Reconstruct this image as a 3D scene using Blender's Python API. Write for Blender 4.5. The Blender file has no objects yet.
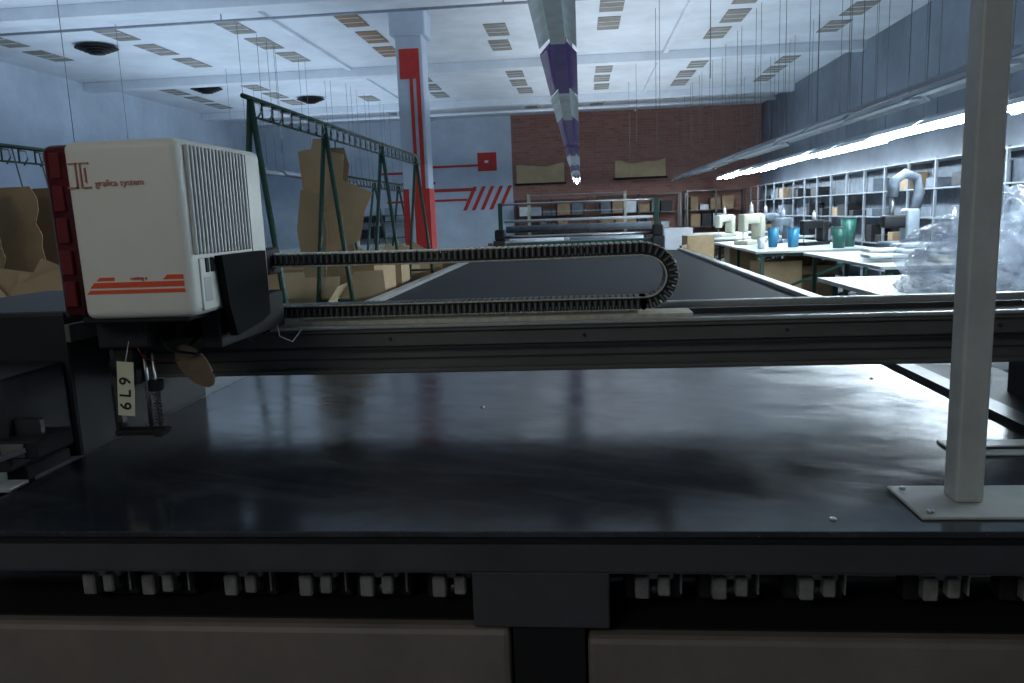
import bpy, bmesh, math, random
from mathutils import Matrix, Vector, noise, Euler
random.seed(4)
S=bpy.context.scene
try:
    S.view_settings.view_transform='Standard'
except Exception: pass
f=780.0
cam=bpy.data.objects.new('Camera',bpy.data.cameras.new('Camera'))
S.collection.objects.link(cam)
cam.data.lens=f/1024*36
cam.data.clip_start=0.05
cam.matrix_world=Matrix.Translation((0,0,1.45))@Matrix.Rotation(math.radians(5.35),4,'Z')@Matrix.Rotation(math.radians(90-9.2),4,'X')@Matrix.Rotation(-0.037,4,'Z')
S.camera=cam

# ---------------------------------------------------------------- materials
def mat(name,col,rough=.5,metal=0,var=0.0,vscale=8,bump=0,emit=None,estr=0,alpha=1,spec=None,stretch=(1,1,1),rvar=0):
    m=bpy.data.materials.new(name); m.use_nodes=True
    n=m.node_tree.nodes; l=m.node_tree.links
    b=n['Principled BSDF']
    b.inputs['Base Color'].default_value=(*col,1); b.inputs['Roughness'].default_value=rough
    b.inputs['Metallic'].default_value=metal; b.inputs['Alpha'].default_value=alpha
    if spec is not None: b.inputs['Specular IOR Level'].default_value=spec
    if emit: b.inputs['Emission Color'].default_value=(*emit,1); b.inputs['Emission Strength'].default_value=estr
    if var or bump or rvar:
        tc=n.new('ShaderNodeTexCoord'); mp=n.new('ShaderNodeMapping'); mp.inputs['Scale'].default_value=stretch
        l.new(tc.outputs['Object'],mp.inputs[0])
        nz=n.new('ShaderNodeTexNoise'); nz.inputs['Scale'].default_value=vscale; nz.inputs['Detail'].default_value=6; nz.inputs['Roughness'].default_value=.65
        l.new(mp.outputs[0],nz.inputs['Vector'])
        if var:
            r=n.new('ShaderNodeValToRGB')
            r.color_ramp.elements[0].position=.3; r.color_ramp.elements[1].position=.7
            r.color_ramp.elements[0].color=(*[max(0,c*(1-var)) for c in col],1)
            r.color_ramp.elements[1].color=(*[min(1,c*(1+var)) for c in col],1)
            l.new(nz.outputs['Fac'],r.inputs[0]); l.new(r.outputs[0],b.inputs['Base Color'])
        if rvar:
            mr=n.new('ShaderNodeMapRange'); mr.inputs[1].default_value=.3; mr.inputs[2].default_value=.7
            mr.inputs[3].default_value=rough-rvar; mr.inputs[4].default_value=rough+rvar
            l.new(nz.outputs['Fac'],mr.inputs[0]); l.new(mr.outputs[0],b.inputs['Roughness'])
        if bump:
            bp=n.new('ShaderNodeBump'); bp.inputs['Strength'].default_value=bump; bp.inputs['Distance'].default_value=.02
            l.new(nz.outputs['Fac'],bp.inputs['Height']); l.new(bp.outputs[0],b.inputs['Normal'])
    return m
M_ceil=mat('ceiling_plaster',(.71,.77,.84),.9,var=.12,vscale=1.2)
M_wall=mat('white_wall_paint',(.55,.64,.75),.85,var=.18,vscale=.8)
M_wallr=mat('grey_wall_sheeting',(.18,.22,.28),.5,var=.4,vscale=.7,bump=.5)
M_floor=mat('concrete_floor',(.12,.12,.12),.55,var=.2,vscale=2)
M_vent=mat('vent_grille',(.25,.24,.22),.7,var=.3,vscale=3)
M_ventb=mat('vent_brown',(.26,.16,.09),.7,var=.3,vscale=3)
M_red=mat('red_paint',(.55,.035,.03),.6,var=.15)
M_steelw=mat('cream_painted_steel',(.48,.50,.47),.4,var=.12,vscale=14)
M_rail=mat('worn_grey_side_rail',(.34,.35,.34),.4,var=.25,vscale=9)
M_black=mat('black_plastic',(.010,.010,.011),.65,spec=.3)
M_cloth=mat('black_rubber_boot',(.008,.008,.009),.9,spec=.15)
M_dark=mat('dark_machine_paint',(.016,.016,.018),.55,var=.3,vscale=10,spec=.3)
M_beam=mat('grey_beam_paint',(.11,.11,.10),.40,var=.18,vscale=14,stretch=(.3,1,1))
M_beamd=mat('grey_beam_shadow_groove',(.03,.03,.03),.4)
M_beaml=mat('brushed_aluminium_rail',(.50,.50,.46),.32,metal=.5,var=.1,vscale=30)
M_head=mat('cream_white_shell',(.78,.78,.70),.42,var=.04,vscale=5)
M_rib=mat('grey_cream_rib',(.50,.52,.50),.5)
M_ribd=mat('rib_groove',(.16,.17,.17),.6)
M_dred=mat('dark_red_acrylic',(.07,.006,.007),.15,var=.6,vscale=15)
M_rglow=mat('red_indicator',(.13,.008,.007),.3)
M_orange=mat('orange_red_stripe',(.80,.10,.03),.5)
M_logo=mat('faded_red_print',(.55,.24,.19),.5)
M_cable=mat('energy_chain_plastic',(.025,.025,.025),.45)
M_chain=mat('cream_chain_band',(.60,.57,.46),.5,var=.2,vscale=40)
M_leather=mat('brown_leather',(.14,.10,.06),.6,var=.2,vscale=20)
M_tag=mat('paper_tag',(.66,.66,.48),.8,var=.05)
M_ink=mat('ink',(.01,.01,.02),.6)
M_steel=mat('steel',(.45,.45,.45),.3,metal=.9,var=.1)
M_dsteel=mat('dark_steel',(.08,.08,.08),.35,metal=.8,var=.2)
M_card=mat('brown_cardboard',(.50,.36,.21),.85,var=.12,vscale=5)
M_cardd=mat('dark_cardboard',(.27,.185,.11),.85,var=.2,vscale=5)
M_paper=mat('kraft_paper',(.55,.43,.26),.85,var=.12,vscale=3)
M_green=mat('green_frame_paint',(.016,.065,.045),.45,var=.2)
M_top=mat('pale_tabletop',(.40,.43,.42),.35,var=.1,vscale=3)
M_tube=mat('fluorescent_tube',(1,1,1),.5,emit=(.76,.90,1.0),estr=75)
M_tubew=mat('fluorescent_tube_dim',(1,1,1),.5,emit=(.9,.93,1.0),estr=6)
M_fix=mat('fixture_reflector_added_glow',(.55,.66,.72),.35,var=.3,vscale=5,emit=(.55,.72,.8),estr=.10)  # faint emission added to the material so the reflector underside looks lit
M_fixp=mat('fixture_reflector_purple_added_glow',(.10,.09,.18),.30,metal=.3,var=.4,vscale=4,emit=(.11,.09,.28),estr=.16)  # purple glow put into the reflector itself, no tube behind it
M_tray=mat('galvanised_tray',(.32,.36,.41),.45,metal=.3,var=.15)
M_blue=mat('blue_plastic',(.03,.20,.36),.4)
M_teal=mat('green_plastic',(.02,.10,.08),.4)
M_beige=mat('beige_machine_enamel',(.46,.46,.37),.35,var=.06)
M_rubber=mat('conveyor_black_felt',(.009,.010,.012),.65,var=.25,vscale=5,spec=.2)
M_panel=mat('beige_lower_panel',(.175,.15,.125),.5,var=.18,vscale=6)
M_frontp=mat('dark_front_rail',(.05,.05,.053),.5,var=.2,vscale=8)
M_wire=mat('wire',(.15,.16,.17),.5)
M_clip=mat('clip_metal',(.22,.22,.205),.45,metal=.1,var=.4,vscale=30)
M_fabric=mat('white_fabric',(.6,.62,.66),.9,var=.15,vscale=6)
M_gdim=mat('dull_grey_stock',(.12,.14,.17),.8,var=.3)
M_rackm=mat('rack_grey_steel',(.20,.22,.25),.5,var=.2)

def table_mat():
    m=bpy.data.materials.new('scratched_black_cutting_surface'); m.use_nodes=True
    n=m.node_tree.nodes; l=m.node_tree.links; b=n['Principled BSDF']
    tc=n.new('ShaderNodeTexCoord')
    def nz(scale,detail,stretch,lo,hi,rot=0,dist=0,rough=.7):
        mp=n.new('ShaderNodeMapping'); mp.inputs['Scale'].default_value=stretch
        mr0=n.new('ShaderNodeMapping'); mr0.inputs['Rotation'].default_value=(0,0,rot)
        l.new(tc.outputs['Object'],mr0.inputs[0]); l.new(mr0.outputs[0],mp.inputs[0])
        t=n.new('ShaderNodeTexNoise'); t.inputs['Scale'].default_value=scale; t.inputs['Detail'].default_value=detail; t.inputs['Roughness'].default_value=rough; t.inputs['Distortion'].default_value=dist
        l.new(mp.outputs[0],t.inputs['Vector'])
        mr=n.new('ShaderNodeMapRange'); mr.inputs[1].default_value=lo; mr.inputs[2].default_value=hi
        l.new(t.outputs['Fac'],mr.inputs[0]); return mr.outputs[0]
    def mth(op,a,c):
        x=n.new('ShaderNodeMath'); x.operation=op; x.use_clamp=True
        for i,v in enumerate((a,c)):
            if isinstance(v,(int,float)): x.inputs[i].default_value=v
            else: l.new(v,x.inputs[i])
        return x.outputs[0]
    dust=nz(2.0,12,(1,1.3,1),.38,.82,dist=.4)
    smear=nz(3.0,9,(.5,2.2,1),.50,.80,.35,1.2,.75)
    s1=nz(3,5,(.6,16,1),.63,.74,.25,2.2,.8); s2=nz(3,5,(.5,18,1),.64,.74,-.6,2.6,.8); s4=nz(3.5,5,(.4,15,1),.63,.74,-.1,2.0,.8)
    patch=nz(2.6,4,(1,1,1),.46,.62)
    fine=nz(170,3,(1,1,1),.65,.76)
    sc=mth('MAXIMUM',mth('MAXIMUM',s1,s2),s4)
    sc=mth('MULTIPLY',sc,patch)
    allm=mth('ADD',mth('MULTIPLY',sc,.20),mth('ADD',mth('ADD',mth('MULTIPLY',dust,.09),mth('MULTIPLY',smear,.14)),mth('MULTIPLY',fine,.28)))
    mix=n.new('ShaderNodeMix'); mix.data_type='RGBA'
    mix.inputs['A'].default_value=(.015,.018,.024,1); mix.inputs['B'].default_value=(.38,.42,.48,1)
    l.new(allm,mix.inputs['Factor']); l.new(mix.outputs['Result'],b.inputs['Base Color'])
    r=n.new('ShaderNodeMapRange'); r.inputs[3].default_value=.10; r.inputs[4].default_value=.25
    l.new(nz(6,8,(1,1,1),.3,.75),r.inputs[0])
    l.new(mth('ADD',r.outputs[0],mth('MULTIPLY',smear,.12)),b.inputs['Roughness'])
    b.inputs['Specular IOR Level'].default_value=.72
    bp=n.new('ShaderNodeBump'); bp.inputs['Strength'].default_value=.10; bp.inputs['Distance'].default_value=.01
    l.new(nz(3,3,(1,1,1),.2,.8),bp.inputs['Height']); l.new(bp.outputs[0],b.inputs['Normal'])
    return m
M_table=table_mat()
def brick_mat():
    m=bpy.data.materials.new('red_brick'); m.use_nodes=True
    n=m.node_tree.nodes; l=m.node_tree.links; b=n['Principled BSDF']
    tc=n.new('ShaderNodeTexCoord'); sp=n.new('ShaderNodeSeparateXYZ'); cb=n.new('ShaderNodeCombineXYZ')
    l.new(tc.outputs['Object'],sp.inputs[0]); l.new(sp.outputs[0],cb.inputs[0]); l.new(sp.outputs[2],cb.inputs[1])
    t=n.new('ShaderNodeTexBrick'); t.inputs['Scale'].default_value=1.0
    t.inputs['Brick Width'].default_value=.26; t.inputs['Row Height'].default_value=.085; t.inputs['Mortar Size'].default_value=.008
    t.inputs['Color1'].default_value=(.38,.18,.145,1); t.inputs['Color2'].default_value=(.28,.125,.10,1); t.inputs['Mortar'].default_value=(.30,.21,.18,1)
    l.new(cb.outputs[0],t.inputs['Vector']); l.new(t.outputs['Color'],b.inputs['Base Color']); b.inputs['Roughness'].default_value=.85
    return m
M_brick=brick_mat()
def plastic_mat():
    m=bpy.data.materials.new('clear_plastic_film'); m.use_nodes=True
    b=m.node_tree.nodes['Principled BSDF']
    b.inputs['Base Color'].default_value=(.62,.68,.78,1); b.inputs['Roughness'].default_value=.16; b.inputs['Alpha'].default_value=.30
    return m
M_film=plastic_mat()

# ---------------------------------------------------------------- builder
class B:
    def __init__(s,name):
        s.name=name; s.bm=bmesh.new(); s.mats=[]
    def mi(s,m):
        if m not in s.mats: s.mats.append(m)
        return s.mats.index(m)
    def _merge(s,t,m,smooth=False,xf=None):
        if xf is not None: bmesh.ops.transform(t,matrix=xf,verts=t.verts)
        i=s.mi(m)
        for fc in t.faces: fc.material_index=i; fc.smooth=smooth
        me=bpy.data.meshes.new('tmp'); t.to_mesh(me); t.free()
        s.bm.from_mesh(me); bpy.data.meshes.remove(me)
    def box(s,x0,x1,y0,y1,z0,z1,m,bev=0,seg=2,xf=None):
        t=bmesh.new(); bmesh.ops.create_cube(t,size=1)
        bmesh.ops.transform(t,matrix=Matrix.Translation(((x0+x1)/2,(y0+y1)/2,(z0+z1)/2))@Matrix.Diagonal((abs(x1-x0),abs(y1-y0),abs(z1-z0),1)),verts=t.verts)
        if bev: bmesh.ops.bevel(t,geom=t.edges[:],offset=bev,segments=seg,affect='EDGES',profile=.5)
        s._merge(t,m,bev>0 and seg>2,xf); return s
    def cyl(s,p,q,r,m,r2=None,n=12,smooth=True):
        p=Vector(p);q=Vector(q);d=q-p
        t=bmesh.new(); bmesh.ops.create_cone(t,cap_ends=True,segments=n,radius1=r,radius2=r if r2 is None else r2,depth=d.length)
        s._merge(t,m,smooth,Matrix.Translation((p+q)/2)@d.to_track_quat('Z','Y').to_matrix().to_4x4()); return s
    def bar(s,p,q,w,h,m):
        p=Vector(p);q=Vector(q);d=q-p
        t=bmesh.new(); bmesh.ops.create_cube(t,size=1)
        bmesh.ops.transform(t,matrix=Matrix.Diagonal((w,h,d.length,1)),verts=t.verts)
        s._merge(t,m,False,Matrix.Translation((p+q)/2)@d.to_track_quat('Z','Y').to_matrix().to_4x4()); return s
    def tube(s,pts,r,m,n=8):
        pts=[Vector(p) for p in pts]; t=bmesh.new(); rings=[]
        for i,p in enumerate(pts):
            d=(pts[min(i+1,len(pts)-1)]-pts[max(i-1,0)]).normalized()
            q=d.to_track_quat('Z','Y')
            rr=r[i] if isinstance(r,(list,tuple)) else r
            rings.append([t.verts.new(p+q@Vector((rr*math.cos(a),rr*math.sin(a),0))) for a in [2*math.pi*k/n for k in range(n)]])
        for a,b2 in zip(rings,rings[1:]):
            best=min(range(n),key=lambda o:(a[0].co-b2[o].co).length)
            for k in range(n): t.faces.new((a[k],a[(k+1)%n],b2[(k+1+best)%n],b2[(k+best)%n]))
        t.faces.new(rings[0][::-1]); t.faces.new(rings[-1])
        s._merge(t,m,True); return s
    def poly(s,pts,off,m,xf=None):
        t=bmesh.new(); off=Vector(off)
        a=[t.verts.new(Vector(p)) for p in pts]; b2=[t.verts.new(Vector(p)+off) for p in pts]
        t.faces.new(a); t.faces.new(b2[::-1]); k=len(a)
        for i in range(k): t.faces.new((a[i],b2[i],b2[(i+1)%k],a[(i+1)%k]))
        bmesh.ops.recalc_face_normals(t,faces=t.faces)
        s._merge(t,m,False,xf); return s
    def text(s,txt,size,m,xf,bold=0):
        c=bpy.data.curves.new('t','FONT'); c.body=txt; c.size=size; c.extrude=.0008; c.offset=bold
        o=bpy.data.objects.new('t',c); S.collection.objects.link(o)
        dg=bpy.context.evaluated_depsgraph_get(); dg.update()
        me=bpy.data.meshes.new_from_object(o.evaluated_get(dg))
        t=bmesh.new(); t.from_mesh(me); bpy.data.objects.remove(o); bpy.data.meshes.remove(me)
        s._merge(t,m,False,xf); return s
    def fit(s,k,dz):
        """scale about the camera position: nearer and smaller, same outline in view"""
        bmesh.ops.transform(s.bm,matrix=Matrix.Translation((0,0,dz))@Matrix.Scale(k,4),verts=s.bm.verts); return s
    def done(s,shift=None):
        me=bpy.data.meshes.new(s.name); s.bm.to_mesh(me); s.bm.free()
        for m in s.mats: me.materials.append(m)
        o=bpy.data.objects.new(s.name,me); S.collection.objects.link(o)
        if shift: o.location=shift
        return o

# ---------------------------------------------------------------- room shell
XL,XR,YB,YF,H=-10.3,5.5,25.0,-4.0,4.5
B('floor').box(XL-.2,XR+.2,YF-.2,YB+.2,-.1,0,M_floor).done()
B('ceiling').box(XL-.2,XR+.2,YF-.2,YB+.2,H,H+.1,M_ceil).done()
B('wall_left').box(XL-.2,XL,YF,YB,0,H,M_wall).done()
w=B('wall_back'); w.box(XL-.2,-2.13,YB,YB+.2,0,H,M_wall); w.box(-2.13,XR+.2,YB,YB+.2,0,H,M_brick)
w.box(-2.13,XR,YB-.02,YB,H-.10,H,M_brick); w.done()
w=B('wall_right'); w.box(XR,XR+.2,YF,YB,0,H,M_wallr)
w.done()
B('wall_front').box(XL,XR,YF-.2,YF,0,H,M_wall).done()
for i,y in enumerate((5.3,10.8,16.25,21.4)):
    B('trim_%d'%(i+1)).box(XL,XR,y-.15,y+.15,H-.17,H,M_ceil,.01).done()
for i,x in enumerate((-4.6,1.7)):
    B('trim_%d'%(i+5)).box(x-.05,x+.05,YF,YB,H-.05,H,M_ceil,.005).done()
v=B('ceiling_vent_panels')
for c,x in enumerate((-9.2,-7.25,-5.3,-3.45,-1.35,.55,2.5,4.45)):
    for y in (1.8,3.0,6.6,7.8,9.0,12.35,13.55,14.75,17.7,18.9,20.1,22.4,23.5):
        if random.random()<.12: continue
        m=M_ventb if (x<-3.3 and x>-3.5 and 12<y<15) else M_vent
        dx=random.uniform(-.05,.05)
        v.box(x-.18+dx,x+.18+dx,y-.43,y+.43,H-.012,H-.0005,m)
        for k in range(2):
            v.box(x-.17+dx,x+.17+dx,y-.15+k*.28,y-.135+k*.28,H-.018,H-.011,M_ceil)
v.done()
for x,y in ((-8.0,13.0),(-8.2,17.3),(-6.6,19.5)):
    d=B('round_ceiling_diffuser')
    for k in range(4): d.cyl((x,y,H-.05-.03*k),(x,y,H-.03*k-.02),.34-.07*k,M_dark,r2=.28-.07*k,n=24)
    d.cyl((x,y,H-.15),(x,y,H),.05,M_dark)
    d.done()
p=B('pillar'); p.box(-2.71,-2.31,12,12.4,0,H,M_wall,.015)
p.box(-2.78,-2.24,11.93,12.47,H-.36,H,M_wall,.02)
p.box(-2.66,-2.36,11.985,11.999,3.52,3.95,M_red)
p.box(-2.42,-2.36,11.985,11.999,1.6,3.52,M_red); p.box(-2.52,-2.47,11.985,11.999,1.6,3.52,M_red)
p.box(-2.715,-2.305,11.99,12.41,.0,1.9,M_red); p.box(-2.62,-2.55,11.98,11.992,1.0,1.9,M_wall)
p.done()
g=B('red_wall_graphic'); y0=YB-.012
g.box(-3.22,-2.62,y0,YB-.001,2.85,3.42,M_red)
g.box(-3.0,-2.88,y0-.004,y0,3.1,3.18,M_wall)
g.box(-4.8,-3.22,y0,YB-.001,3.0,3.07,M_red); g.box(-6.4,-4.8,y0,YB-.001,2.85,2.92,M_red)
for k in range(5):
    xa=-3.75+k*.28
    g.poly([(xa,y0,1.65),(xa+.12,y0,1.65),(xa+.48,y0,2.38),(xa+.36,y0,2.38)],(0,.011,0),M_red)
g.box(-5.4,-3.3,y0,YB-.001,2.25,2.35,M_red); g.box(-6.2,-3.6,y0,YB-.001,1.95,2.02,M_red); g.box(-5.7,-4.6,y0,YB-.001,2.5,2.58,M_red)
g.done()
c=B('ceiling_conduit'); c.tube([(-9.5,11.2,H-.2),(5.2,11.2,H-.2)],.02,M_tray); 
c.tube([(-9.5,22,H-.25),(5.2,22,H-.25)],.04,M_ceil)
for x in (-9,-5,-1,3,5): c.cyl((x,11.2,H-.2),(x,11.2,H),.01,M_tray); c.cyl((x,22,H-.25),(x,22,H),.015,M_ceil)
c.done()
for (x,z,wd,h) in ((-1.25,2.70,1.5,.62),(1.85,2.72,1.55,.55)):
    k=B('kraft_paper_sheet')
    pts=[]
    for i in range(9): pts.append((x-wd/2+wd*i/8,YB-.05,z+h/2+random.uniform(-.03,.03)-.09*math.sin(i/8*math.pi)))
    for i in range(9): pts.append((x+wd/2-wd*i/8,YB-.05,z-h/2+random.uniform(-.05,.03)))
    k.poly(pts,(0,.01,0),M_paper); k.cyl((x-wd/2-.05,YB-.06,z-h/2),(x+wd/2+.05,YB-.06,z-h/2),.03,M_dark)
    k.done()

# ---------------------------------------------------------------- lamps
def fixture_row(name,x,y0,y1,z,w,lit,seglen=1.5,gap=.06,mats=(M_fix,),tube=M_tube,tubes=1,tr=.018):
    b=B(name); y=y0; i=0
    while y<y1-.1:
        e=min(y+seglen,y1)
        m=mats[i%len(mats)]
        a,c=y+gap/2,e-gap/2
        sag=.02*math.sin(i*1.7)
        zz=z+sag
        prof=[(-w/2,0),(-w/2,.012),(-w*.22,.07),(w*.22,.07),(w/2,.012),(w/2,0),(w*.2,.055),(-w*.2,.055)]
        b.poly([(x+px,a,zz+pz) for px,pz in prof],(0,c-a,0),m)
        b.box(x-w*.2,x+w*.2,a,c,zz+.02,zz+.056,m)
        if lit(i):
            for t in range(tubes):
                tx=x+(t-(tubes-1)/2)*w*.55
                b.cyl((tx,a+.02,zz-.002),(tx,c-.02,zz-.002),tr,tube,n=8)
        for yy in (a+.15,c-.15):
            b.cyl((x,yy,zz+.06),(x,yy,H),.004,M_wire,n=5)
        y=e; i+=1
    b.box(x-.03,x+.03,y0,y1,z+.075,z+.115,M_tray)
    return b.done()
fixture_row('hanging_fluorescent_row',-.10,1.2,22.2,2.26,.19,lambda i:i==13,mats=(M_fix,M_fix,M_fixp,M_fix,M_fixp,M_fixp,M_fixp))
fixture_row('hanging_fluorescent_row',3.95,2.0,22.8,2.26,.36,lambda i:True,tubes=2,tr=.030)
fixture_row('hanging_fluorescent_row',2.80,2.5,24.0,2.28,.24,lambda i:False,mats=(M_tray,))
fixture_row('hanging_fluorescent_row',-5.2,12.0,22.0,2.26,.2,lambda i:i==2,mats=(M_tray,),tube=M_tubew)
wr=B('suspension_wires')
for k in range(18):
    x=random.choice((-8.5,-6.9,-5.2,-3.3,1.2,3.3,4.6)); y=random.uniform(6,20)
    wr.cyl((x,y,2.3+random.random()*.4),(x,y,H),.004,M_wire,n=5)
wr.done()

# ---------------------------------------------------------------- cutting table
T=B('cutting_table')
T.box(-1.24,1.01,1.295,4.6,.888,.90,M_table,.002,1)
T.box(-1.24,1.01,1.291,1.30,.880,.888,M_black)
T.box(-1.24,1.01,1.30,4.6,.82,.888,M_frontp)
T.box(-1.36,-1.245,1.62,4.6,.80,.897,M_rail,.004,1)
T.box(1.015,1.40,1.295,4.6,.80,.875,M_dark,.004,1)
T.box(1.06,1.12,1.5,4.6,.875,.90,M_dsteel)
T.box(-1.34,-1.245,1.40,1.62,.80,.88,M_dark)
T.box(-1.36,1.30,4.6,10.9,.86,.90,M_rubber)
T.box(-1.44,-1.36,4.6,10.9,.84,.925,M_beaml,.004,1); T.box(1.30,1.375,4.6,10.9,.84,.925,M_beaml,.004,1)
T.box(-1.44,1.375,4.6,10.9,.30,.84,M_dark)
for yy in (5.2,7.2,9.2,10.7):
    for xx in (-1.35,1.28): T.box(xx-.04,xx+.04,yy-.04,yy+.04,0,.3,M_dsteel)
T.box(-1.26,1.42,1.297,1.36,.822,.878,M_frontp,.003,1)
T.box(-1.26,1.42,1.50,1.54,.60,.82,M_black)
T.box(-1.26,1.42,1.36,1.54,.815,.822,M_black)
T.box(-.21,.035,1.299,1.50,.715,.822,M_frontp,.003,1)
T.box(-.14,-.01,1.31,1.5,.40,.715,M_black)
T.box(-1.26,-.145,1.30,1.5,.0,.712,M_panel,.012,2)
T.box(-.005,1.42,1.30,1.5,.0,.697,M_panel,.012,2)
T.box(-1.26,-.145,1.33,1.5,.712,.716,M_black); T.box(-.005,1.42,1.33,1.5,.697,.701,M_black)
T.box(-.145,-.005,1.40,1.5,.0,.5,M_black)
T.box(-1.24,1.40,1.5,4.5,.0,.82,M_dark)
for x in (-.96,-.838,-.67,-.52,-.40,-.26,.12,.26,.415,.63,.80):
    z=.776
    T.box(x-.036,x+.036,1.375,1.395,z-.004,z+.022,M_clip,.003,1)
    T.box(x-.036,x-.010,1.36,1.385,z-.036,z+.006,M_clip,.003,1)
    T.box(x+.006,x+.028,1.36,1.385,z-.030,z+.006,M_clip,.003,1)
    T.cyl((x-.03,1.395,z-.03),(x+.03,1.395,z-.03),.014,M_dsteel,n=10)
    T.box(x-.055,x+.055,1.40,1.44,z-.055,z+.03,M_dark,.004,1)
    T.box(x+.048,x+.052,1.38,1.40,z-.035,z+.02,M_clip,.001,1)
T.cyl((-1.24,1.46,.735),(1.4,1.46,.735),.018,M_dsteel)
for x,y in ((.43,1.35),(-.3,2.2),(.9,2.5)): T.cyl((x,y,.899),(x,y,.9025),.006,M_steel)
T.done()

P=B('steel_post')
P.box(.578,.86,1.345,1.505,.9,.906,M_steelw,.002,1)
P.box(.662,.712,1.41,1.46,.906,H,M_steelw,.005,2)
for x,y in ((.60,1.365),(.60,1.485),(.84,1.365),(.84,1.485)): P.cyl((x,y,.906),(x,y,.911),.006,M_steel,n=6)
P.done()
P=B('floor_plate_bracket'); P.box(.80,1.0,1.70,1.81,.90,.905,M_steelw,.002,1); P.box(.86,.99,1.735,1.745,.905,.911,M_dsteel); P.done()

# ---------------------------------------------------------------- gantry (beam + carriages)
KS,KZ=.886,.165  # shrinks gantry, chain and head toward the camera to shift the table reflection
G=B('cutting_gantry')
x0,x1=-1.42,1.75
G.box(x0,x1,2.37,2.62,.985,1.10,M_beam,.004,1)
G.box(x0,x1,2.352,2.37,1.060,1.105,M_beam,.003,1)
G.box(x0,x1,2.345,2.372,.976,.990,M_beam,.003,1)
G.box(x0,x1,2.340,2.352,1.054,1.060,M_beamd)
G.box(x0,x1,2.364,2.369,1.018,1.022,M_beamd)
G.box(x0,x1,2.34,2.64,1.105,1.118,M_beam,.003,1)
G.box(x0,x1,2.335,2.360,1.118,1.130,M_beaml,.003,1)
G.box(x0,x1,2.60,2.635,1.118,1.150,M_beaml,.003,1)
G.box(x0,x1,2.52,2.54,1.118,1.135,M_beamd)
G.box(-1.0,.33,2.375,2.50,1.118,1.140,M_chain)
for x in (-.6,0,.6,1.2): G.cyl((x,2.345,1.085),(x,2.352,1.085),.005,M_dsteel,n=8)
G.box(1.42,1.78,2.25,2.72,.55,1.12,M_dark,.01)
G.box(-2.0,-1.415,2.0,2.75,-.18,1.235,M_dark,.012,2)
G.box(-1.80,-1.43,1.75,2.0,.86,1.10,M_dark,.01,2)
G.box(-1.9,-1.43,1.80,1.98,.60,.86,M_black,.006,1)
G.box(-1.43,-1.36,1.78,1.80,.90,.99,M_dsteel,.003,1)
G.box(-1.45,-1.33,1.72,1.86,.905,.95,M_black,.004,1)
G.box(-1.42,-1.36,1.712,1.72,.912,.945,M_beam,.002,1)
G.bar((-1.47,1.60,.90),(-1.36,1.72,.93),.012,.012,M_steel)
G.box(-1.42,-1.12,2.15,2.345,1.13,1.235,M_black,.01,2)
G.box(-1.415,-1.40,1.995,2.2,1.15,1.2,M_beam,.002,1)
G.fit(KS,KZ).done()
E=B('cable_drag_chain')
R0=.083; cx,cz=.185,1.252; yA,yB=2.40,2.50
path=[]; step=.0185
x=-1.02
while x<cx: path.append((x,cz+R0+.004*math.sin(x*2.2)+.005*(x/-1.02)**2,0)); x+=step
n=int(math.pi*R0/step)
for i in range(n+1):
    a=math.pi/2-math.pi*i/n; path.append((cx+R0*math.cos(a)*1.05,cz+R0*math.sin(a),math.pi/2-a))
x=cx
while x>-1.02: path.append((x,cz-R0,math.pi)); x-=step
for i,(x,z,a) in enumerate(path):
    xf=Matrix.Translation((x,(yA+yB)/2,z))@Matrix.Rotation(a,4,'Y')
    w=(yB-yA)/2
    for sy in (-1,1):
        E.box(-.0078,.0078,sy*w-.004,sy*w+.004,-.018,.016,M_cable,.0015,1,xf)
        E.box(-.0022,.0022,sy*(w+.005)-.0015,sy*(w+.005)+.0015,-.010,.014,M_ribd,0,1,xf)
    E.box(-.0060,.0060,-w,w,.015,.020,M_chain,.001,1,xf)
    E.box(-.0065,.0065,-w,w,-.020,-.016,M_cable,0,1,xf)
for k in range(4):
    y=2.42+k*.02
    pts=[(p[0],y,p[1]) for p in path[::3]]
    E.tube(pts,.007,M_black,6)
pts=[(x-.0195*math.sin(a),2.392,z-.0195*math.cos(a)) for x,z,a in path]
E.tube(pts,.0028,M_chain,5)
E.box(-1.05,-.99,2.40,2.50,1.29,1.375,M_black,.004,1)
E.box(-1.0,-.9,2.39,2.51,1.14,1.15,M_chain,.002,1)
E.fit(KS,KZ).done()
br=B('rail_end_bracket'); br.box(-1.31,-1.25,1.52,1.58,.893,.903,M_steelw,.002,1); br.box(-1.31,-1.30,1.52,1.58,.88,.93,M_steelw,.002,1); br.done()

# ---------------------------------------------------------------- cutter head
Hd=B('cutter_head')
hx0,hx1,hy0,hy1,hz0,hz1=-1.253,-.915,1.75,2.225,1.238,1.655
def shell(xa,xb,ya,yb,za,zb,m,bev,inset=0.0):
    t=bmesh.new(); bmesh.ops.create_cube(t,size=1)
    for vtx in t.verts:
        c=vtx.co
        xx=xa if c.x<0 else xb; yy=ya if c.y<0 else yb; zz=za if c.z<0 else zb
        if c.z<0 and c.y<0: yy+=.012
        vtx.co=(xx,yy,zz)
    bmesh.ops.bevel(t,geom=t.edges[:],offset=bev,segments=5,affect='EDGES',profile=.5)
    Hd._merge(t,m,True)
shell(hx0+.058,hx1,hy0,hy1,hz0,hz1,M_head,.022)
shell(hx0,hx0+.11,hy0+.006,hy1-.01,hz0+.004,hz1-.004,M_dred,.022)
Hd.box(hx0+.056,hx0+.060,hy0+.015,hy1-.015,hz0+.012,hz1-.012,M_black)
for k in range(5):
    z=1.272+k*.075
    Hd.box(hx0+.022,hx0+.050,hy0+.005,hy0+.016,z,z+.060,M_rglow,.002,1)
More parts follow.
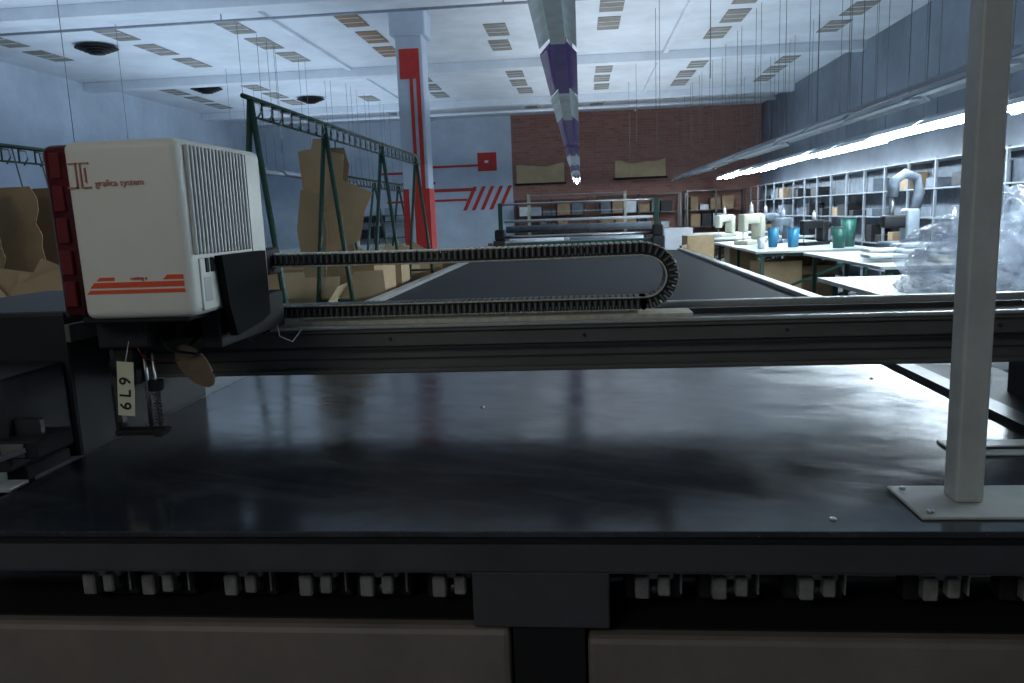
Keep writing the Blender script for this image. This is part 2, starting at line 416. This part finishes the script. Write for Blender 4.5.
Hd.box(hx0+.04,hx1-.03,hy0+.03,hy1-.03,hz0-.012,hz0+.01,M_black,.004,1)
nr=17; ya,yb=1.785,2.085
Hd.box(hx1-.006,hx1+.0015,ya-.004,yb+.004,1.388,1.636,M_ribd)
for k in range(nr):
    y=ya+(yb-ya)*k/(nr-1)
    Hd.box(hx1-.004,hx1+.010,y-.0052,y+.0052,1.385,1.64,M_rib,.002,1)
Hd.box(hx1-.002,hx1+.0012,2.115,2.119,1.26,1.64,M_ribd)
Hd.box(hx1-.004,hx1+.004,1.80,2.0,1.25,1.375,M_head,.002,1)
Hd.box(hx1,hx1+.007,1.825,1.842,1.340,1.375,M_black,.002,1); Hd.box(hx1,hx1+.007,1.850,1.867,1.340,1.375,M_black,.002,1)
Hd.box(hx1,hx1+.005,1.81,1.85,1.27,1.33,M_rib,.002,1)
def fy(z): return hy0+.012*(hz1-z)/(hz1-hz0)-.0015
def strip(xa,xb,z0,z1,sl=.012):
    Hd.poly([(xa,fy(z0),z0),(xb,fy(z0),z0),(xb,fy(z1),z1),(xa+sl,fy(z1),z1)],(0,.003,0),M_orange)
strip(-1.178,-.934,1.300,1.309,.009); strip(-1.168,-.934,1.314,1.327,.012)
strip(-1.150,-1.105,1.331,1.339,.009); strip(-.985,-.934,1.331,1.342,.012)
Hd.text('cutting e',.012,M_orange,Matrix.Translation((-1.065,fy(1.337),1.332))@Matrix.Rotation(math.radians(90),4,'X'))
rot=Matrix.Rotation(math.radians(90),4,'X')
Hd.text('grafica system',.021,M_logo,Matrix.Translation((-1.120,fy(1.553)-.001,1.551))@rot)
for (xa,za,xb,zb) in ((-1.182,1.605,-1.160,1.605),(-1.163,1.55,-1.163,1.605),(-1.184,1.55,-1.163,1.55),
                      (-1.152,1.55,-1.152,1.605),(-1.152,1.605,-1.132,1.605),(-1.141,1.562,-1.141,1.593),(-1.152,1.55,-1.132,1.55)):
    Hd.box(min(xa,xb)-.0014,max(xa,xb)+.0014,fy(1.6)-.002,fy(1.6)+.006,min(za,zb)-.0014,max(za,zb)+.0014,M_logo)
Hd.box(-.975,-.925,1.90,2.335,1.14,1.25,M_black,.004,1)
Hd.poly([(-.908,1.87,1.378),(-.908,2.14,1.378),(-.908,2.14,1.20),(-.908,2.08,1.185),(-.908,1.92,1.17),(-.908,1.89,1.25)],(.02,0,0),M_cloth)
Hd.box(-1.03,-.975,2.14,2.42,1.30,1.375,M_black,.006,1)
Hd.box(-1.08,-1.0,2.2,2.42,1.14,1.30,M_black,.006,1)
kx,ky=-1.165,1.92
Hd.box(kx-.07,kx+.07,ky-.06,ky+.08,1.15,1.235,M_dark,.006,1)
Hd.box(kx-.045,kx+.01,ky-.04,ky+.04,1.05,1.15,M_black,.004,1)
Hd.box(kx-.06,kx-.045,ky-.03,ky-.01,.95,1.15,M_dsteel)
Hd.cyl((kx+.015,ky,.93),(kx+.015,ky,1.16),.006,M_steel)
Hd.cyl((kx+.045,ky-.01,.935),(kx+.045,ky-.01,1.15),.004,M_steel)
sp=[]
for i in range(120):
    a=i*.55; sp.append((kx+.045+.009*math.cos(a),ky-.01+.009*math.sin(a),.94+i*.00075))
Hd.tube(sp,.0014,M_dsteel,5)
Hd.box(kx+.03,kx+.06,ky-.025,ky+.005,1.030,1.06,M_black,.003,1)
Hd.box(kx-.075,kx+.06,ky-.025,ky+.02,.912,.926,M_black,.003,1)
Hd.box(kx-.075,kx-.06,ky-.02,ky+.015,.926,1.05,M_black,.003,1)
Hd.box(kx+.045,kx+.07,ky-.05,ky-.02,.915,.935,M_black,.003,1)
Hd.cyl((kx-.03,ky-.045,1.10),(kx-.03,ky+.045,1.10),.028,M_dsteel,n=20)
Hd.cyl((kx+.03,ky-.06,1.19),(kx+.03,ky-.03,1.19),.022,M_steel,n=20)
Hd.tube([(kx+.05,ky,1.2),(kx+.10,ky-.03,1.14),(kx+.15,ky+.02,1.12),(kx+.2,ky+.15,1.17),(kx+.22,ky+.3,1.19)],.004,M_black)
Hd.tube([(kx+.02,ky-.05,1.17),(kx+.05,ky-.06,1.125),(kx+.08,ky-.03,1.11),(kx+.11,ky+.0,1.108)],.0018,M_rglow)
Hd.tube([(-.93,2.28,1.15),(-.90,2.22,1.12),(-.87,2.24,1.10),(-.86,2.3,1.13)],.002,M_fabric,6)
Hd.tube([(-1.02,2.1,1.16),(-.98,2.2,1.11),(-.95,2.26,1.13),(-.93,2.28,1.19)],.004,M_black,6)
txf=Matrix.Translation((-1.163,1.845,1.05))@Matrix.Rotation(math.radians(5),4,'Y')
Hd.box(-.022,.022,-.001,.001,-.07,.07,M_tag,0,1,txf)
Hd.cyl((-1.158,1.846,1.115),(-1.15,1.86,1.17),.0012,M_fabric,n=5)
Hd.text('6 L 9',.042,M_ink,txf@Matrix.Translation((.013,-.0018,-.055))@rot@Matrix.Rotation(math.radians(90),4,'Z'),.0006)
lx=Matrix.Translation((-1.030,1.95,1.085))@Matrix.Rotation(math.radians(-38),4,'Y')
Hd.poly([(.036*math.cos(a)*(1.0+.15*math.sin(a)),0,.068*math.sin(a)) for a in [2*math.pi*i/28 for i in range(28)]],(0,.008,0),M_leather,lx)
Hd.cyl((-1.055,1.955,1.125),(-1.055,2.05,1.16),.006,M_dsteel)
Hd.fit(KS,KZ).done()

# ---------------------------------------------------------------- garment / pattern racks (left)
def rack(name,X,ys,zt,wd,hooks=True):
    b=B(name)
    for y in ys:
        b.tube([(X-wd,y-.05,0),(X,y,zt)],.018,M_green); b.tube([(X+wd,y-.05,0),(X,y,zt)],.018,M_green)
        b.cyl((X-wd*.6,y-.03,zt*.4),(X+wd*.6,y-.03,zt*.4),.012,M_green)
    b.cyl((X,ys[0]-.1,zt),(X,ys[-1]+.1,zt),.014,M_green)
    b.cyl((X,ys[0],zt-.10),(X,ys[-1],zt-.10),.007,M_green)
    if hooks:
        y=ys[0]
        while y<ys[-1]:
            b.cyl((X-.0,y,zt),(X,y,zt-.10),.006,M_green,n=5)
            b.tube([(X,y,zt-.02),(X+.05,y,zt-.03),(X+.06,y,zt-.08),(X+.03,y,zt-.12)],.006,M_steel,5)
            y+=.16
    return b
rk=rack('garment_pattern_rack',-1.86,(4.45,5.75,7.4,8.95),2.16,.22)
def sheet(b,X,Y,z0,z1,w,m,tilt=0,th=.006,jag=.25):
    pts=[]
    k=8
    for i in range(k+1):
        z=z1-(z1-z0)*i/k; pts.append((w/2*(1-jag*random.random()),0,z))
    for i in range(k+1):
        z=z0+(z1-z0)*i/k; pts.append((-w/2*(1-jag*random.random()),0,z))
    b.poly(pts,(0,th,0),m,Matrix.Translation((X,Y,0))@Matrix.Rotation(tilt,4,'Z'))
rk.done()
cd=B('hanging_cardboard_patterns')
cd.poly([(-.20,0,1.98),(-.10,0,2.0),(-.08,0,2.07),(.0,0,2.07),(.02,0,1.98),(.14,0,1.95),(.12,0,1.76),(.34,0,1.66),(.27,0,1.52),(.22,0,1.30),(.02,0,1.22),(-.08,0,1.02),(-.20,0,1.05),(-.17,0,1.5)],(0,.006,0),M_card,Matrix.Translation((-1.92,5.90,0))@Matrix.Rotation(.15,4,'Z'))
cd.poly([(-.14,0,1.7),(.02,0,1.66),(.06,0,1.40),(.04,0,1.2),(.0,0,.85),(-.14,0,.82),(-.20,0,1.4)],(0,.006,0),M_paper,Matrix.Translation((-1.98,5.84,0))@Matrix.Rotation(-.2,4,'Z'))
sheet(cd,-1.95,6.10,.95,2.02,.30,M_cardd,.3)
for x in (-1.95,-1.85): cd.tube([(x,5.95,1.98),(x,5.95,2.06)],.006,M_wire,5)
cd.done()
rk=rack('garment_pattern_rack',-2.9,(9.5,11,12.5,14),2.0,.3); rk.done()
rk=rack('garment_pattern_rack',-3.75,(3.3,4.5,5.8,7.2),2.02,.3); rk.done()
cd=B('hanging_cardboard_patterns')
for i in range(12):
    Y=3.7+i*.26
    sheet(cd,-3.62+random.uniform(-.12,.08),Y,1.22+random.uniform(-.1,.1),1.74,random.uniform(.3,.5),random.choice((M_card,M_cardd,M_cardd)),random.uniform(-.2,.3))
    cd.cyl((-3.7,Y,1.7),(-3.75,Y,2.02),.005,M_wire,n=5)
cd.done()
bn=B('cardboard_storage_bench'); bn.box(-4.6,-2.3,3.0,4.4,.62,.66,M_cardd,.004,1)
for x in (-4.5,-2.4):
    for y in (3.1,4.3): bn.box(x-.03,x+.03,y-.03,y+.03,0,.62,M_green)
bn.done()
st=B('cardboard_pattern_stack')
for i in range(12):
    x=-3.1+random.uniform(-.3,.3); y=3.6+random.uniform(-.2,.2); w=random.uniform(.3,.55)
    st.poly([(-w,-.3,0),(w*.4,-.36,0),(w,-.1,0),(w*.8,.3,0),(-w*.7,.35,0)],(0,0,.012),random.choice((M_card,M_paper,M_cardd)),Matrix.Translation((x,y,.662+i*.022)))
for i in range(14):
    x=-3.2+i*.09
    st.poly([(-.2,0,0),(.2,0,0),(.16,0,.36),(-.05,0,.50),(-.22,0,.26)],(0,.008,0),random.choice((M_card,M_paper,M_card)),
        Matrix.Translation((x-.3,3.62+i*.03,.86))@Matrix.Rotation(random.uniform(-.6,.6),4,'Z')@Matrix.Rotation(-.35,4,'X')@Matrix.Rotation(random.uniform(-.6,.6),4,'Y'))
st.done()
def cbox(x,y,z,w,d,h,rz=0,m=M_card,openf=True):
    b=B('cardboard_box'); xf=Matrix.Translation((x,y,z))@Matrix.Rotation(rz,4,'Z'); t=.006
    b.box(-w/2,w/2,-d/2,d/2,0,t,m,0,1,xf)
    for (a,c,e,g) in ((-w/2,w/2,-d/2,-d/2+t),(-w/2,w/2,d/2-t,d/2),(-w/2,-w/2+t,-d/2,d/2),(w/2-t,w/2,-d/2,d/2)): b.box(a,c,e,g,0,h,m,0,1,xf)
    if openf:
        b.box(-w/2,w/2,-.001,.005,0,d*.42,m,0,1,xf@Matrix.Translation((0,-d/2,h))@Matrix.Rotation(math.radians(125),4,'X'))
        b.box(-w/2,w/2,-.005,.001,0,d*.42,m,0,1,xf@Matrix.Translation((0,d/2,h))@Matrix.Rotation(math.radians(-25),4,'X'))
        b.box(-.001,.005,-d/2,d/2,0,w*.3,m,0,1,xf@Matrix.Translation((w/2-t,0,h))@Matrix.Rotation(math.radians(35),4,'Y'))
    else: b.box(-w/2,w/2,-d/2,d/2,h-t,h,m,0,1,xf); b.box(-w/2,w/2,-.03,.03,h,h+.001,M_paper,0,1,xf)
    return b.done()
bn=B('low_bench'); bn.box(-2.75,-1.62,5.2,8.2,.50,.54,M_cardd,.004,1)
for x in (-2.7,-1.67):
    for y in (5.3,6.7,8.1): bn.box(x-.025,x+.025,y-.025,y+.025,0,.5,M_green)
bn.done()
cbox(-2.05,5.55,.541,.45,.4,.34,.1,M_paper); cbox(-1.88,6.45,.541,.48,.45,.60,-.15,M_card,False); cbox(-2.45,6.5,.541,.42,.4,.5,.1,M_paper)
cbox(-1.95,7.3,.541,.55,.45,.62,.05,M_card,False); cbox(-2.4,7.5,.541,.4,.4,.62,0,M_card,False)
cd=B('leaning_cardboard_sheets')
for i,(x,y,w,h,t) in enumerate(((-2.3,5.3,.42,.62,.35),(-2.05,5.35,.34,.5,-.3),(-2.5,5.4,.5,.75,.2),(-1.85,6.1,.4,.6,.5))):
    cd.poly([(-w/2,0,0),(w/2,0,0),(w/2*.6,0,h*.7),(0,0,h),(-w/2,0,h*.8)],(0,.006,0),(M_card,M_paper,M_card,M_paper)[i],Matrix.Translation((x,y-.13,.54))@Matrix.Rotation(t,4,'Y')@Matrix.Rotation(-.12,4,'X'))
cd.done()

# ---------------------------------------------------------------- fabric spreader at table end
s=B('fabric_spreading_machine')
for x in (-1.15,1.05):
    s.box(x-.09,x+.09,10.95,11.75,.0,1.10,M_dsteel,.02,2); s.box(x-.03,x+.03,11.2,11.26,1.10,1.62,M_green); s.box(x-.07,x+.07,11.0,11.2,1.10,1.25,M_dark,.02,2)
s.cyl((-1.1,11.23,1.36),(1.0,11.23,1.36),.020,M_fabric); s.cyl((-1.1,11.1,1.14),(1.0,11.1,1.14),.022,M_steel)
s.cyl((-1.1,11.5,1.24),(1.0,11.5,1.24),.05,M_gdim); s.cyl((-1.1,11.23,1.6),(1.0,11.23,1.6),.015,M_steel)
s.box(-1.1,1.0,11.0,11.04,1.02,1.06,M_teal); s.box(-1.1,1.0,11.6,11.65,.95,1.05,M_beaml)
s.done()
def table(name,x0,x1,y0,y1,z,top=M_top,frame=M_green,n=2):
    b=B(name); b.box(x0,x1,y0,y1,z-.035,z,top,.004,1)
    for k in range(n+1):
        y=y0+.12+(y1-y0-.24)*k/n
        for x in (x0+.12,x1-.12):
            b.bar((x,y,0),(x,y,z-.035),.045,.045,frame)
        b.bar((x0+.12,y,.12),(x1-.12,y,z-.10),.035,.035,frame); b.bar((x0+.12,y,z-.06),(x1-.12,y,z-.06),.04,.05,frame)
    for x in (x0+.12,x1-.12): b.bar((x,y0+.12,.2),(x,y1-.12,.2),.035,.035,frame)
    return b.done()
table('spreading_table',-1.3,1.2,12.2,21,.88,M_rubber)
table('sewing_worktable',2.55,4.6,16.2,20.8,.82)
table('sewing_worktable',2.5,4.2,11.6,15.4,.80)
table('sewing_worktable',3.0,4.95,8.2,11.0,.80)
table('sewing_worktable',2.15,4.4,5.3,7.4,.78)
table('sewing_worktable',-7.5,-4.2,16,21,.8); table('sewing_worktable',-7.5,-4.6,10,14,.8)
for (x,y) in ((-.9,13.2),(-.2,14.5),(.4,13.0)):
    k=B('fabric_roll'); k.cyl((x-.6,y,.88+.09),(x+.6,y,.88+.09),.09,random.choice((M_fabric,M_tray,M_paper)),n=20); k.cyl((x-.68,y,.97),(x+.68,y,.97),.025,M_cardd); k.done()
k=B('metal_shelf_frame')
for x in (-1.2,1.0):
    for y in (18,18.5): k.bar((x,y,.88),(x,y,1.9),.04,.04,M_beige)
for z in (1.1,1.5,1.88): k.box(-1.2,1.0,18,18.5,z-.015,z,M_tray)
k.done()

def sewing(x,y,z,s=1,rz=0,m=M_beige):
    b=B('sewing_machine'); xf=Matrix.Translation((x,y,z))@Matrix.Rotation(rz,4,'Z')@Matrix.Scale(s,4)
    b.box(-.26,.26,-.09,.09,0,.05,m,.012,3,xf)
    b.box(.13,.25,-.07,.07,.05,.34,m,.02,3,xf)
    b.box(-.24,.24,-.055,.055,.24,.36,m,.025,3,xf)
    b.box(-.25,-.15,-.05,.05,.15,.36,m,.02,3,xf)
    b.box(-.205,-.195,-.005,.005,.05,.16,M_steel,0,1,xf)
    t0=xf@Vector((.25,0,.28)); t1=xf@Vector((.30,0,.28)); b.cyl(t0,t1,.065*s,M_dark,n=20)
    b.cyl(xf@Vector((0,.0,.36)),xf@Vector((0,0,.50)),.006*s,M_steel); b.cyl(xf@Vector((0,0,.37)),xf@Vector((0,0,.47)),.03*s,M_fabric,r2=.018*s)
    return b.done()
sewing(2.95,14.1,.80,1.45,.9); sewing(3.55,14.3,.80,1.2,1.0,M_gdim); sewing(3.1,17.5,.82,1.3,.9); sewing(3.9,17.2,.82,1.3,.2,M_gdim); sewing(4.5,10.0,.80,1.1,.9,M_dark)
sewing(3.7,13.0,.80,1.1,.6,M_dark); sewing(4.3,8.8,.80,1.2,.3,M_gdim)
sewing(-5.6,12,.8,1.2,.4); sewing(-5.2,17,.8,1.2,.4)
def cup(x,y,z,r,h,m,name='plastic_cup'):
    b=B(name); b.cyl((x,y,z),(x,y,z+h),r*.8,m,r2=r,n=20); b.cyl((x,y,z+h-.006),(x,y,z+h+.004),r*1.06,m,n=20); b.cyl((x,y,z+h+.0035),(x,y,z+h+.005),r*.92,M_black,n=20); b.done()
cup(3.02,12.8,.80,.085,.30,M_blue); cup(3.28,12.6,.80,.095,.29,M_blue); cup(2.75,12.4,.80,.06,.18,M_fabric,'white_cup')
cup(3.75,11.9,.80,.10,.30,M_teal,'bucket'); cup(3.98,12.2,.80,.11,.42,M_teal,'bucket')
b=B('overlock_machine'); b.box(3.75,4.15,10.0,10.4,.80,.95,M_gdim,.02,3); b.box(3.98,4.14,10.08,10.32,.95,1.35,M_tray,.03,3); b.box(3.72,4.1,10.12,10.28,1.12,1.28,M_dark,.03,3)
b.tube([(4.1,10.2,1.3),(4.16,10.2,1.55),(4.12,10.2,1.72),(3.98,10.2,1.78),(3.86,10.2,1.70),(3.84,10.2,1.5)],[.07,.065,.06,.06,.06,.07],M_gdim,12)
b.cyl((3.84,10.2,1.25),(3.84,10.2,1.5),.03,M_steel); b.done()
b=B('white_cloth_pile')
for i in range(7):
    x=3.6+random.uniform(-.35,.3); y=9.0+random.uniform(-.5,.5)
    b.box(x-.2,x+.2,y-.15,y+.15,.80+i*.02,.80+i*.02+.04,random.choice((M_fabric,M_paper,M_top)),.015,3,None)
b.done()
cbox(2.95,12.3,.0,.6,.5,.62,.2,M_card,False); cbox(3.6,12.8,.0,.6,.5,.5,.1,M_cardd); cbox(3.5,9.3,.0,.5,.5,.35,.1); cbox(2.95,15.0,.0,.5,.4,.7,.1,M_paper,False)
cbox(1.95,13.5,0,.45,.4,1.0,.1,M_card,False); cbox(2.0,17,0,.6,.5,1.05,.1,M_fabric,False)
def bag(x,y,z,rx,ry,rz,seed):
    t=bmesh.new(); bmesh.ops.create_icosphere(t,subdivisions=5,radius=1)
    for vtx in t.verts:
        d=vtx.co.normalized()
        q=d+.35*Vector((noise.noise(d*2+Vector((seed,0,0))),noise.noise(d*2+Vector((0,seed,0))),noise.noise(d*2+Vector((0,0,seed)))))
        n1=noise.noise(q*1.6+Vector((seed,0,0))); n2=1-abs(noise.noise(Vector((q.x*4,q.y*4,q.z*1.6))+Vector((0,seed,0))))*2; n3=1-abs(noise.noise(Vector((q.x*9,q.y*9,q.z*3))+Vector((seed,seed,0))))*2
        r=.85+.30*n1+.14*n2+.08*n3
        c=d*r; vtx.co=(x+c.x*rx,y+c.y*ry,max(z+.002,z+rz*.8+c.z*rz))
    return t
b=B('clear_plastic_bags')
for i,(x,y,rx,ry,rz) in enumerate(((2.72,5.9,.32,.4,.22),(3.12,5.95,.44,.45,.38),(2.98,6.5,.4,.4,.30),(3.55,6.3,.5,.4,.36),(2.42,5.75,.18,.3,.09),(3.3,5.7,.3,.3,.22))):
    b._merge(bag(x,y,.782,rx,ry,rz,i*3.7),M_film,True)
b.done()

# ---------------------------------------------------------------- shelving along the right side, back clutter
k=B('storage_rack')
for y in [9+.95*i for i in range(17)]:
    for x in (5.05,5.42): k.bar((x,y,0),(x,y,2.05),.035,.035,M_rackm)
for z in (.3,.75,1.2,1.62,2.03): k.box(5.03,5.44,9,24.2,z-.02,z,M_rackm)
k.box(5.42,5.44,9,24.2,.3,2.03,M_gdim)
for y in [9.1+.48*i for i in range(31)]:
    for z in (.3,.75,1.2,1.62):
        if random.random()<.4:
            h=random.uniform(.08,.3); k.box(5.08,5.4,y,y+random.uniform(.2,.42),z,z+h,random.choice((M_cardd,M_gdim,M_gdim,M_dark,M_gdim,M_dark)),.006,1)
k.done()
def shelf_unit(x0,x1,h,seed):
    random.seed(seed)
    k=B('storage_shelf')
    for x in (x0,(x0+x1)/2,x1):
        for y in (24.3,24.8): k.bar((x,y,0),(x,y,h),.04,.04,M_dsteel)
    for z in (.3,.9,1.4,h-.02):
        k.box(x0,x1,24.3,24.8,z-.02,z,M_dsteel)
        x=x0+.1
        while x<x1-.4 and z<h-.1:
            w=random.uniform(.2,.4); k.box(x,x+w,24.35,24.7,z,z+random.uniform(.15,.42),random.choice((M_cardd,M_dark,M_fabric,M_cardd,M_tray,M_gdim)),.005,1); x+=w+.05
    k.done()
shelf_unit(-2.0,.2,1.9,1); shelf_unit(.5,3.0,1.95,2); shelf_unit(3.2,4.9,2.0,3); shelf_unit(-7.5,-5.5,1.6,5)
def chair(x,y,rz):
    b=B('work_chair'); xf=Matrix.Translation((x,y,0))@Matrix.Rotation(rz,4,'Z')
    for a in (-.2,.2):
        for c in (-.2,.2): b.box(a-.015,a+.015,c-.015,c+.015,0,.45 if c<0 else .9,M_dsteel,0,1,xf)
    b.box(-.22,.22,-.22,.22,.45,.48,M_cardd,.008,2,xf); b.box(-.2,.2,.19,.215,.68,.9,M_cardd,.008,2,xf); b.done()
chair(-1.9,11.0,.4); chair(-1.9,14,.2); chair(1.75,12.2,1.2); chair(-3.4,13.4,2)
cup(-4.8,9,.0,.3,.85,M_blue,'plastic_drum'); cbox(-3.5,8.9,0,.6,.5,1.0,.2,M_paper,False); cbox(-2.45,10.3,0,.5,.5,.9,.3,M_card)
cd=B('leaning_cardboard_sheets')
for i in range(6):
    cd.poly([(-.35,0,0),(.35,0,0),(.3,0,.9),(-.1,0,1.15),(-.33,0,.8)],(0,.006,0),random.choice((M_card,M_paper,M_fabric)),Matrix.Translation((-3.0+i*.16,9.9+i*.1,0))@Matrix.Rotation(random.uniform(-.3,.3),4,'Z')@Matrix.Rotation(-.1,4,'X'))
cd.done()

# ---------------------------------------------------------------- lights
def area(name,loc,size,power,col,rot=(0,0,0)):
    l=bpy.data.lights.new(name,'AREA'); l.shape='RECTANGLE'; l.size,l.size_y=size; l.energy=power; l.color=col
    o=bpy.data.objects.new(name,l); S.collection.objects.link(o); o.location=loc; o.rotation_euler=rot; return o
up=(math.pi,0,0); blue=(.66,.82,1.0)  # upward fills below are added without fixtures, to brighten the ceiling
area('added_uplight_left',(-6.2,14.5,2.9),(5,16),225,blue,up)
area('added_uplight_mid',(.6,16,2.9),(4,12),140,(.84,.92,1),up)
area('added_uplight_right',(4.0,13,2.9),(1.4,16),20,blue,up)
area('added_uplight_near',(-3,4.5,2.9),(6,5),26,blue,up)  # also an added fill, lifts the ceiling above the foreground
area('added_rear_fill',(-2.2,-2.6,3.6),(2.4,1.2),38,(1.0,.96,.88),(math.radians(40),0,math.radians(-12)))  # added fill behind the camera, no lamp there; brightens the cutter head
wd=bpy.data.worlds.new('World'); S.world=wd; wd.use_nodes=True
wd.node_tree.nodes['Background'].inputs[0].default_value=(.5,.7,1,1); wd.node_tree.nodes['Background'].inputs[1].default_value=.1
